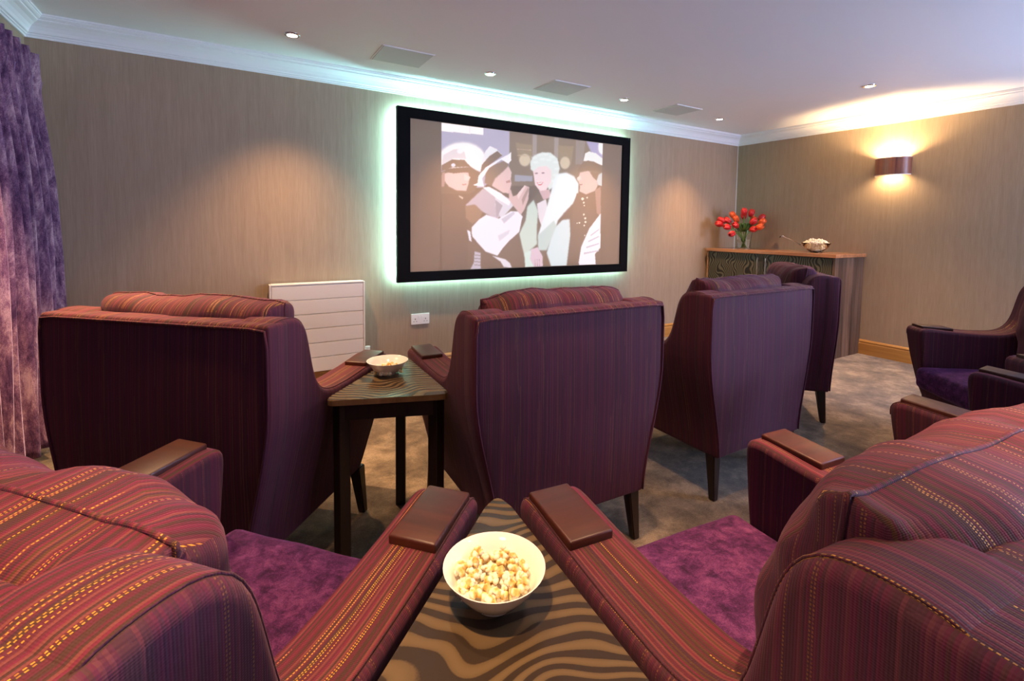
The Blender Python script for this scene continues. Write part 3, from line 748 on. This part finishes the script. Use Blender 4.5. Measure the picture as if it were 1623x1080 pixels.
# ------------------------------------------------------------------ radiator and socket
rad = empty('radiator', (.565, Y1, 0), 0, 'white wall radiator with horizontal panels, behind the left front-row armchair', 'radiator')
rx0, rx1 = -.325, .325
bxo('body', RADW, rad, rx0+.01, rx1-.01, -.085, -.03, .165, .812, bev=.004)
for i in range(6):
    z1 = .806-i*.1075
    bxo('panel', RADW, rad, rx0+.012, rx1-.012, -.102, -.086, z1-.1035, z1, bev=.002)
bxo('side_cover', RADW, rad, rx0-.002, rx0+.010, -.104, -.02, .155, .818, bev=.003)
bxo('side_cover', RADW, rad, rx1-.010, rx1+.002, -.104, -.02, .155, .818, bev=.003)
bxo('top_grille', RADW, rad, rx0+.010, rx1-.010, -.104, -.02, .808, .820, bev=.003)
bxo('wall_bracket', RADW, rad, rx0+.1, rx1-.1, -.03, -.001, .3, .7)
bm = bmesh.new()
box(bm, rx1-.04, rx1+.03, -.07, -.05, .20, .22); tube(bm, [(rx1+.03, -.06, 0), (rx1+.03, -.06, .25)], .008, 10)
tube(bm, [(rx1+.03, -.06, .235), (rx1+.03, -.06, .30)], .018, 16)
obj('thermostat_valve', bm, PLASTIC, rad, smooth=True, angle=40)
sk = empty('wall_socket', (1.368, Y1, .468), 0, 'white double wall socket below the projection screen', 'socket')
bxo('plate', PLASTIC, sk, -.079, .079, -.011, 0, -.045, .045, bev=.003)
SOCKD = mat('socket_slot', (0.12, 0.11, 0.10), 0.6)
for s_ in (-1, 1):
    bm = bmesh.new()
    for a in ((-.004, .004, .008, .018), (-.016, -.008, -.010, -.005), (.008, .016, -.010, -.005)): box(bm, s_*.045+a[0], s_*.045+a[1], -.0115, -.010, a[2]-.012, a[3]-.012)
    obj('socket_hole', bm, SOCKD, sk)
    bxo('switch', PLASTIC, sk, s_*.014-.008, s_*.014+.008, -.015, -.010, .008, .030, bev=.002)

# ------------------------------------------------------------------ curtain
def curtain():
    t = empty('velvet_curtain', (0, 0, 0), 0, 'long purple crushed velvet curtain hanging at the left wall', 'curtain')
    bm = bmesh.new(); NYc, NZc = 360, 46
    G = []
    for j in range(NZc+1):
        v = j/NZc; row = []
        for i in range(NYc+1):
            s = i/NYc
            ytop = 0.6+(3.60-.6)*s; ybot = 0.45+(3.80-.45)*s; 
            y = ytop+(ybot-ytop)*min(1, smooth(0, .6, v))
            hem = .06+.10*(1-smooth(2.6, 3.5, y))
            z = 2.125+(hem-2.125)*v
            ph = s*27*2*math.pi*1.0+1.9*math.sin(s*23)
            amp = .022+.036*smooth(.03, .35, v)
            x = -.865+amp*(math.sin(ph)+.35*math.sin(2*ph+1.3))+.018*smooth(.1, 1, v)*math.sin(ph*.37+v*3)
            y += .014*math.cos(ph)*smooth(0, .3, v)
            if v < .055:
                x = -.865+.016*math.sin(ph*2.0)+.01*math.sin(ph)
            elif v < .08: x += .008
            row.append(bm.verts.new((x, y, z)))
        G.append(row)
    for j in range(NZc):
        for i in range(NYc): bm.faces.new((G[j][i], G[j][i+1], G[j+1][i+1], G[j+1][i]))
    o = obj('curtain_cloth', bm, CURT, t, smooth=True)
    md = o.modifiers.new('thickness', 'SOLIDIFY'); md.thickness = .004
    bm = bmesh.new(); tube(bm, [(-.90, .5, 2.09), (-.90, 3.58, 2.09)], .012, 10)
    for y in (.6, 1.6, 2.6, 3.5): box(bm, X0, -.89, y-.01, y+.01, 2.08, 2.10)
    obj('curtain_rail', bm, OAK, t, smooth=True, angle=40)
curtain()

# ------------------------------------------------------------------ cabinet
cb = empty('sideboard_cabinet', (0, 0, 0), 0, 'walnut sideboard cabinet with zebra grain doors in the far corner', 'cabinet')
cx0, cx1, cy0, cy1 = 4.965, 5.525, 2.355, 3.775
bxo('worktop', TOPWOOD, cb, cx0-.03, cx1, cy0-.02, cy1, .985, 1.02, bev=.003)
PLK = []
for i, f in enumerate((1.0, .72, 1.28, .62, .9, 1.4, .75)):
    PLK.append(m_wood('walnut_plank_%d' % i, [(0.045*f, 0.024*f, 0.016*f), (0.12*f, 0.066*f, 0.042*f), (0.20*f, 0.12*f, 0.08*f)], (40, 40, 1.2), .42))
n = 8
for i in range(n):
    a = cx0+(cx1-cx0)*i/n; b = cx0+(cx1-cx0)*(i+1)/n
    bxo('side_plank', PLK[(i*3) % 7], cb, a+.0006, b-.0006, cy0, cy0+.02, .0, .985)
bxo('carcass', WALNUT, cb, cx0+.021, cx1, cy0+.02, cy1-.02, .06, .985)
bxo('end_panel', TOPWOOD, cb, cx0, cx1, cy1-.02, cy1, 0, .985)
bxo('plinth', WALNUT, cb, cx0+.04, cx1, cy0+.02, cy1-.02, 0, .06)
ym = (cy0+cy1)/2
nd = 2
for i in range(nd):
    a = cy0+.024+(cy1-cy0-.048)*i/nd; b = cy0+.024+(cy1-cy0-.048)*(i+1)/nd
    bm = bmesh.new(); box(bm, -.010, .010, -(b-a)/2+.002, (b-a)/2-.002, -.455, .455, bev=.0015)
    d = obj('door', bm, ZEBRAD, cb); d.location = (cx0+.010, (a+b)/2, .525)
    yy = (b-a)/2-.045 if i == 0 else -(b-a)/2+.045
    bm = bmesh.new(); tube(bm, [(-.045, yy, .13), (-.045, yy, .42)], .007, 12)
    for zz in (.16, .39): tube(bm, [(-.045, yy, zz), (-.008, yy, zz)], .005, 8)
    obj('handle', bm, CHROME, d, smooth=True, angle=50)

# vase of tulips
vx, vy, vz = 5.15, 3.43, 1.02
va = empty('glass_vase', (vx, vy, vz), 0, 'clear glass vase holding red tulips on the walnut cabinet', 'vase')
bm = bmesh.new(); lathe(bm, [(0, 0), (.068, 0), (.072, .01), (.080, .12), (.098, .235), (.095, .236), (.076, .12), (.066, .016), (0, .014)], 36); obj('vessel', bm, GLASS, va, smooth=True, angle=60)
bm = bmesh.new(); lathe(bm, [(0, .0145), (.0655, .0165), (.0735, .11), (0, .11)], 36); obj('water', bm, m_glass('water', (.92, 1, .95), 0), va, smooth=True, angle=60)
REDP = mat('red_petal', (0.50, 0.008, 0.010), 0.45, **{'Subsurface Weight': 0.1}); ORP = mat('orange_petal', (0.70, 0.085, 0.012), 0.45, **{'Subsurface Weight': 0.1})
STEM = mat('stem_green', (0.10, 0.22, 0.03), 0.5); LEAF = mat('leaf_green', (0.06, 0.15, 0.03), 0.5)
def petal_head(bm, c, ax, L=.062, r=.026):
    ax = ax.normalized(); s = ax.orthogonal().normalized(); q = ax.cross(s)
    for ring, (n_, rr, ph) in enumerate(((3, r, 0), (3, r*.82, 1.05))):
        for k in range(n_):
            a0 = ph+2*math.pi*k/n_; rows = []
            for j in range(6):
                v = j/5; rad = rr*math.sin(math.pi*(.12+.70*v))**.8*(1.02 if j < 5 else .6); wdt = .95*math.sin(math.pi*(.10+.86*v))
                row = []
                for i in range(5):
                    a = a0+(i/4-.5)*2*wdt*1.15
                    row.append(bm.verts.new(c+ax*(L*v+(.004 if i == 2 else 0))+(s*math.cos(a)+q*math.sin(a))*(rad+(.002 if i == 2 else 0))))
                rows.append(row)
            for A, B in zip(rows, rows[1:]):
                for i in range(4): bm.faces.new((A[i], A[i+1], B[i+1], B[i]))
def tulip(dx, dy, h, orange, tilt=1.0):
    lab = ('orange-streaked tulip in the glass vase on the cabinet', 'orange tulips in the vase') if orange else ('deep red tulip in the glass vase on the cabinet', 'red tulips in the vase')
    t = empty('tulip', (vx, vy, vz), 0, lab[0], 'flower', lab[1])
    base = Vector((-dx*.12, -dy*.12, .02)); top = Vector((dx, dy, h)); mid = Vector((dx*.28, dy*.28, .225))
    pts = [((1-s)**2*base+2*s*(1-s)*mid+s*s*top) for s in [k/10 for k in range(11)]]
    bm = bmesh.new(); tube(bm, pts, .0042, 6); obj('stem', bm, STEM, t, smooth=True)
    bm = bmesh.new(); petal_head(bm, pts[-1], pts[-1]-pts[-2], .095, .034); b = obj('blossom', bm, ORP if orange else REDP, t, smooth=True)
    md = b.modifiers.new('s', 'SOLIDIFY'); md.thickness = .0012
    # leaf
    s = Vector((-dy, dx, 0)).normalized() if (dx or dy) else Vector((1, 0, 0)); bm = bmesh.new(); rows = []
    out = Vector((dx, dy, 0))*.75+s*rnd.uniform(-.05, .05)
    for j in range(8):
        v = j/7; p = mid*(1-v)*.9+v*(out+Vector((0, 0, .33-.05*v*v)))+Vector((0, 0, .03*math.sin(v*3.1)))
        wd = .024*math.sin(math.pi*min(1, .15+.83*v)); rows.append([bm.verts.new(p-s*wd), bm.verts.new(p-Vector((0, 0, .005))), bm.verts.new(p+s*wd)])
    for A, B in zip(rows, rows[1:]):
        for i in range(2): bm.faces.new((A[i], A[i+1], B[i+1], B[i]))
    l_ = obj('leaf', bm, LEAF, t, smooth=True); md = l_.modifiers.new('s', 'SOLIDIFY'); md.thickness = .0012
# screen right is (+x,-y) from the camera, so spread along that
for u, d, h, o_ in ((-.26, .02, .29, 0), (-.20, -.06, .26, 0), (-.15, .05, .32, 0), (-.10, -.05, .27, 0), (-.05, .07, .33, 1), (-.02, -.03, .41, 0), (.02, .06, .37, 0),
                    (.05, -.06, .30, 0), (.08, .02, .40, 0), (.12, .06, .33, 1), (.16, -.04, .31, 1), (.20, .03, .36, 0), (-.08, .1, .38, 1), (-.16, -.09, .20, 0), (.03, -.10, .24, 0), (.10, -.09, .26, 1), (-.22, .06, .33, 0)):
    tulip(u*.74+d*.5, -u*.48+d*.8, h*.93, o_)

# glass bowl of popcorn on the cabinet
gx, gy = 5.17, 2.64
gb = empty('glass_popcorn_bowl', (gx, gy, 1.02), 0, 'glass bowl heaped with pale popcorn on the cabinet top', 'bowl')
bm = bmesh.new(); lathe(bm, [(0, 0), (.05, 0), (.055, .006), (.10, .045), (.135, .10), (.131, .10), (.096, .05), (.05, .012), (0, .010)], 40); obj('vessel', bm, BOWLG, gb, smooth=True, angle=60)
bm = bmesh.new(); tube(bm, [(-.10, .10, .075), (-.16, .16, .125), (-.20, .20, .145), (-.225, .215, .165), (-.25, .235, .15)], .005, 8); obj('serving_spoon', bm, GLASS, gb, smooth=True)
bm = bmesh.new()
for i in range(420):
    a = rnd.uniform(0, 6.28); q = math.sqrt(rnd.random()); lv = rnd.random()
    if lv < .5: zz = .015+.085*rnd.random(); rr = (interp(zz, [(.01, .045), (.05, .09), (.1, .125)]))*q-.006
    else: zz = .09+.055*(1-q*q)*rnd.uniform(.3, 1); rr = .115*q
    sv = bmesh.ops.create_icosphere(bm, subdivisions=1, radius=rnd.uniform(.008, .013))['verts']
    for v in sv: v.co = v.co*(1+.4*noise.noise(v.co*200))+Vector((rr*math.cos(a), rr*math.sin(a), zz))
PALE = mat('pale_popcorn', (0.88, 0.80, 0.62), 0.7)
o = obj('popcorn', bm, PALE, None, smooth=True); o.location = (gx, gy, 1.02); tag(o, 'pale popcorn heaped in the glass bowl on the cabinet', 'popcorn', kind='stuff')

# ------------------------------------------------------------------ wall lamp
wl = empty('wall_lamp', (X1, 2.155, 1.868), 0, 'lit curved wooden wall lamp on the right wall', 'wall lamp')
SHADE = m_wood('lamp_veneer', [(0.06, 0.015, 0.02), (0.24, 0.09, 0.05), (0.10, 0.03, 0.04)], (3, 22, .5), .3, .3)
LINER = mat('lamp_liner', (0.9, 0.86, 0.78), 0.5)
def arc_band(bm, rx, ry, z0, z1, th, n=28):
    rows = []
    for i in range(n+1):
        a = math.pi*i/n; c, s = math.cos(a), math.sin(a)
        rows.append([bm.verts.new((-rx_*s, ry_*c, z)) for rx_, ry_, z in ((rx, ry, z0), (rx, ry, z1), (rx-th, ry-th, z1), (rx-th, ry-th, z0))])
    for A, B in zip(rows, rows[1:]):
        for k in range(4): bm.faces.new((A[k], A[(k+1) % 4], B[(k+1) % 4], B[k]))
    bm.faces.new(rows[0]); bm.faces.new(rows[-1][::-1])
bm = bmesh.new(); arc_band(bm, .115, .148, -.078, .078, .003); obj('lamp_shade', bm, SHADE, wl, smooth=True, angle=40)
bm = bmesh.new(); arc_band(bm, .1115, .1445, -.086, .084, .002); obj('liner', bm, LINER, wl, smooth=True, angle=40)
bxo('wall_plate', LINER, wl, -.012, 0, -.05, .05, -.05, .05)
bm = bmesh.new(); lathe(bm, [(0, -.03), (.018, -.028), (.02, 0), (.018, .028), (0, .03)], 16, (-.05, 0, 0)); obj('bulb', bm, m_emit('bulb', (1, .75, .45), 12), wl, smooth=True)
light('wall_lamp_up', 'SPOT', (-.055, 0, .03), 150, (1.0, .68, .34), (0, 0, 1), wl, spot_size=R(150), spot_blend=.5, shadow_soft_size=.02)
light('wall_lamp_down', 'SPOT', (-.055, 0, -.03), 36, (1.0, .68, .34), (0, 0, -1), wl, spot_size=R(150), spot_blend=.7, shadow_soft_size=.02)
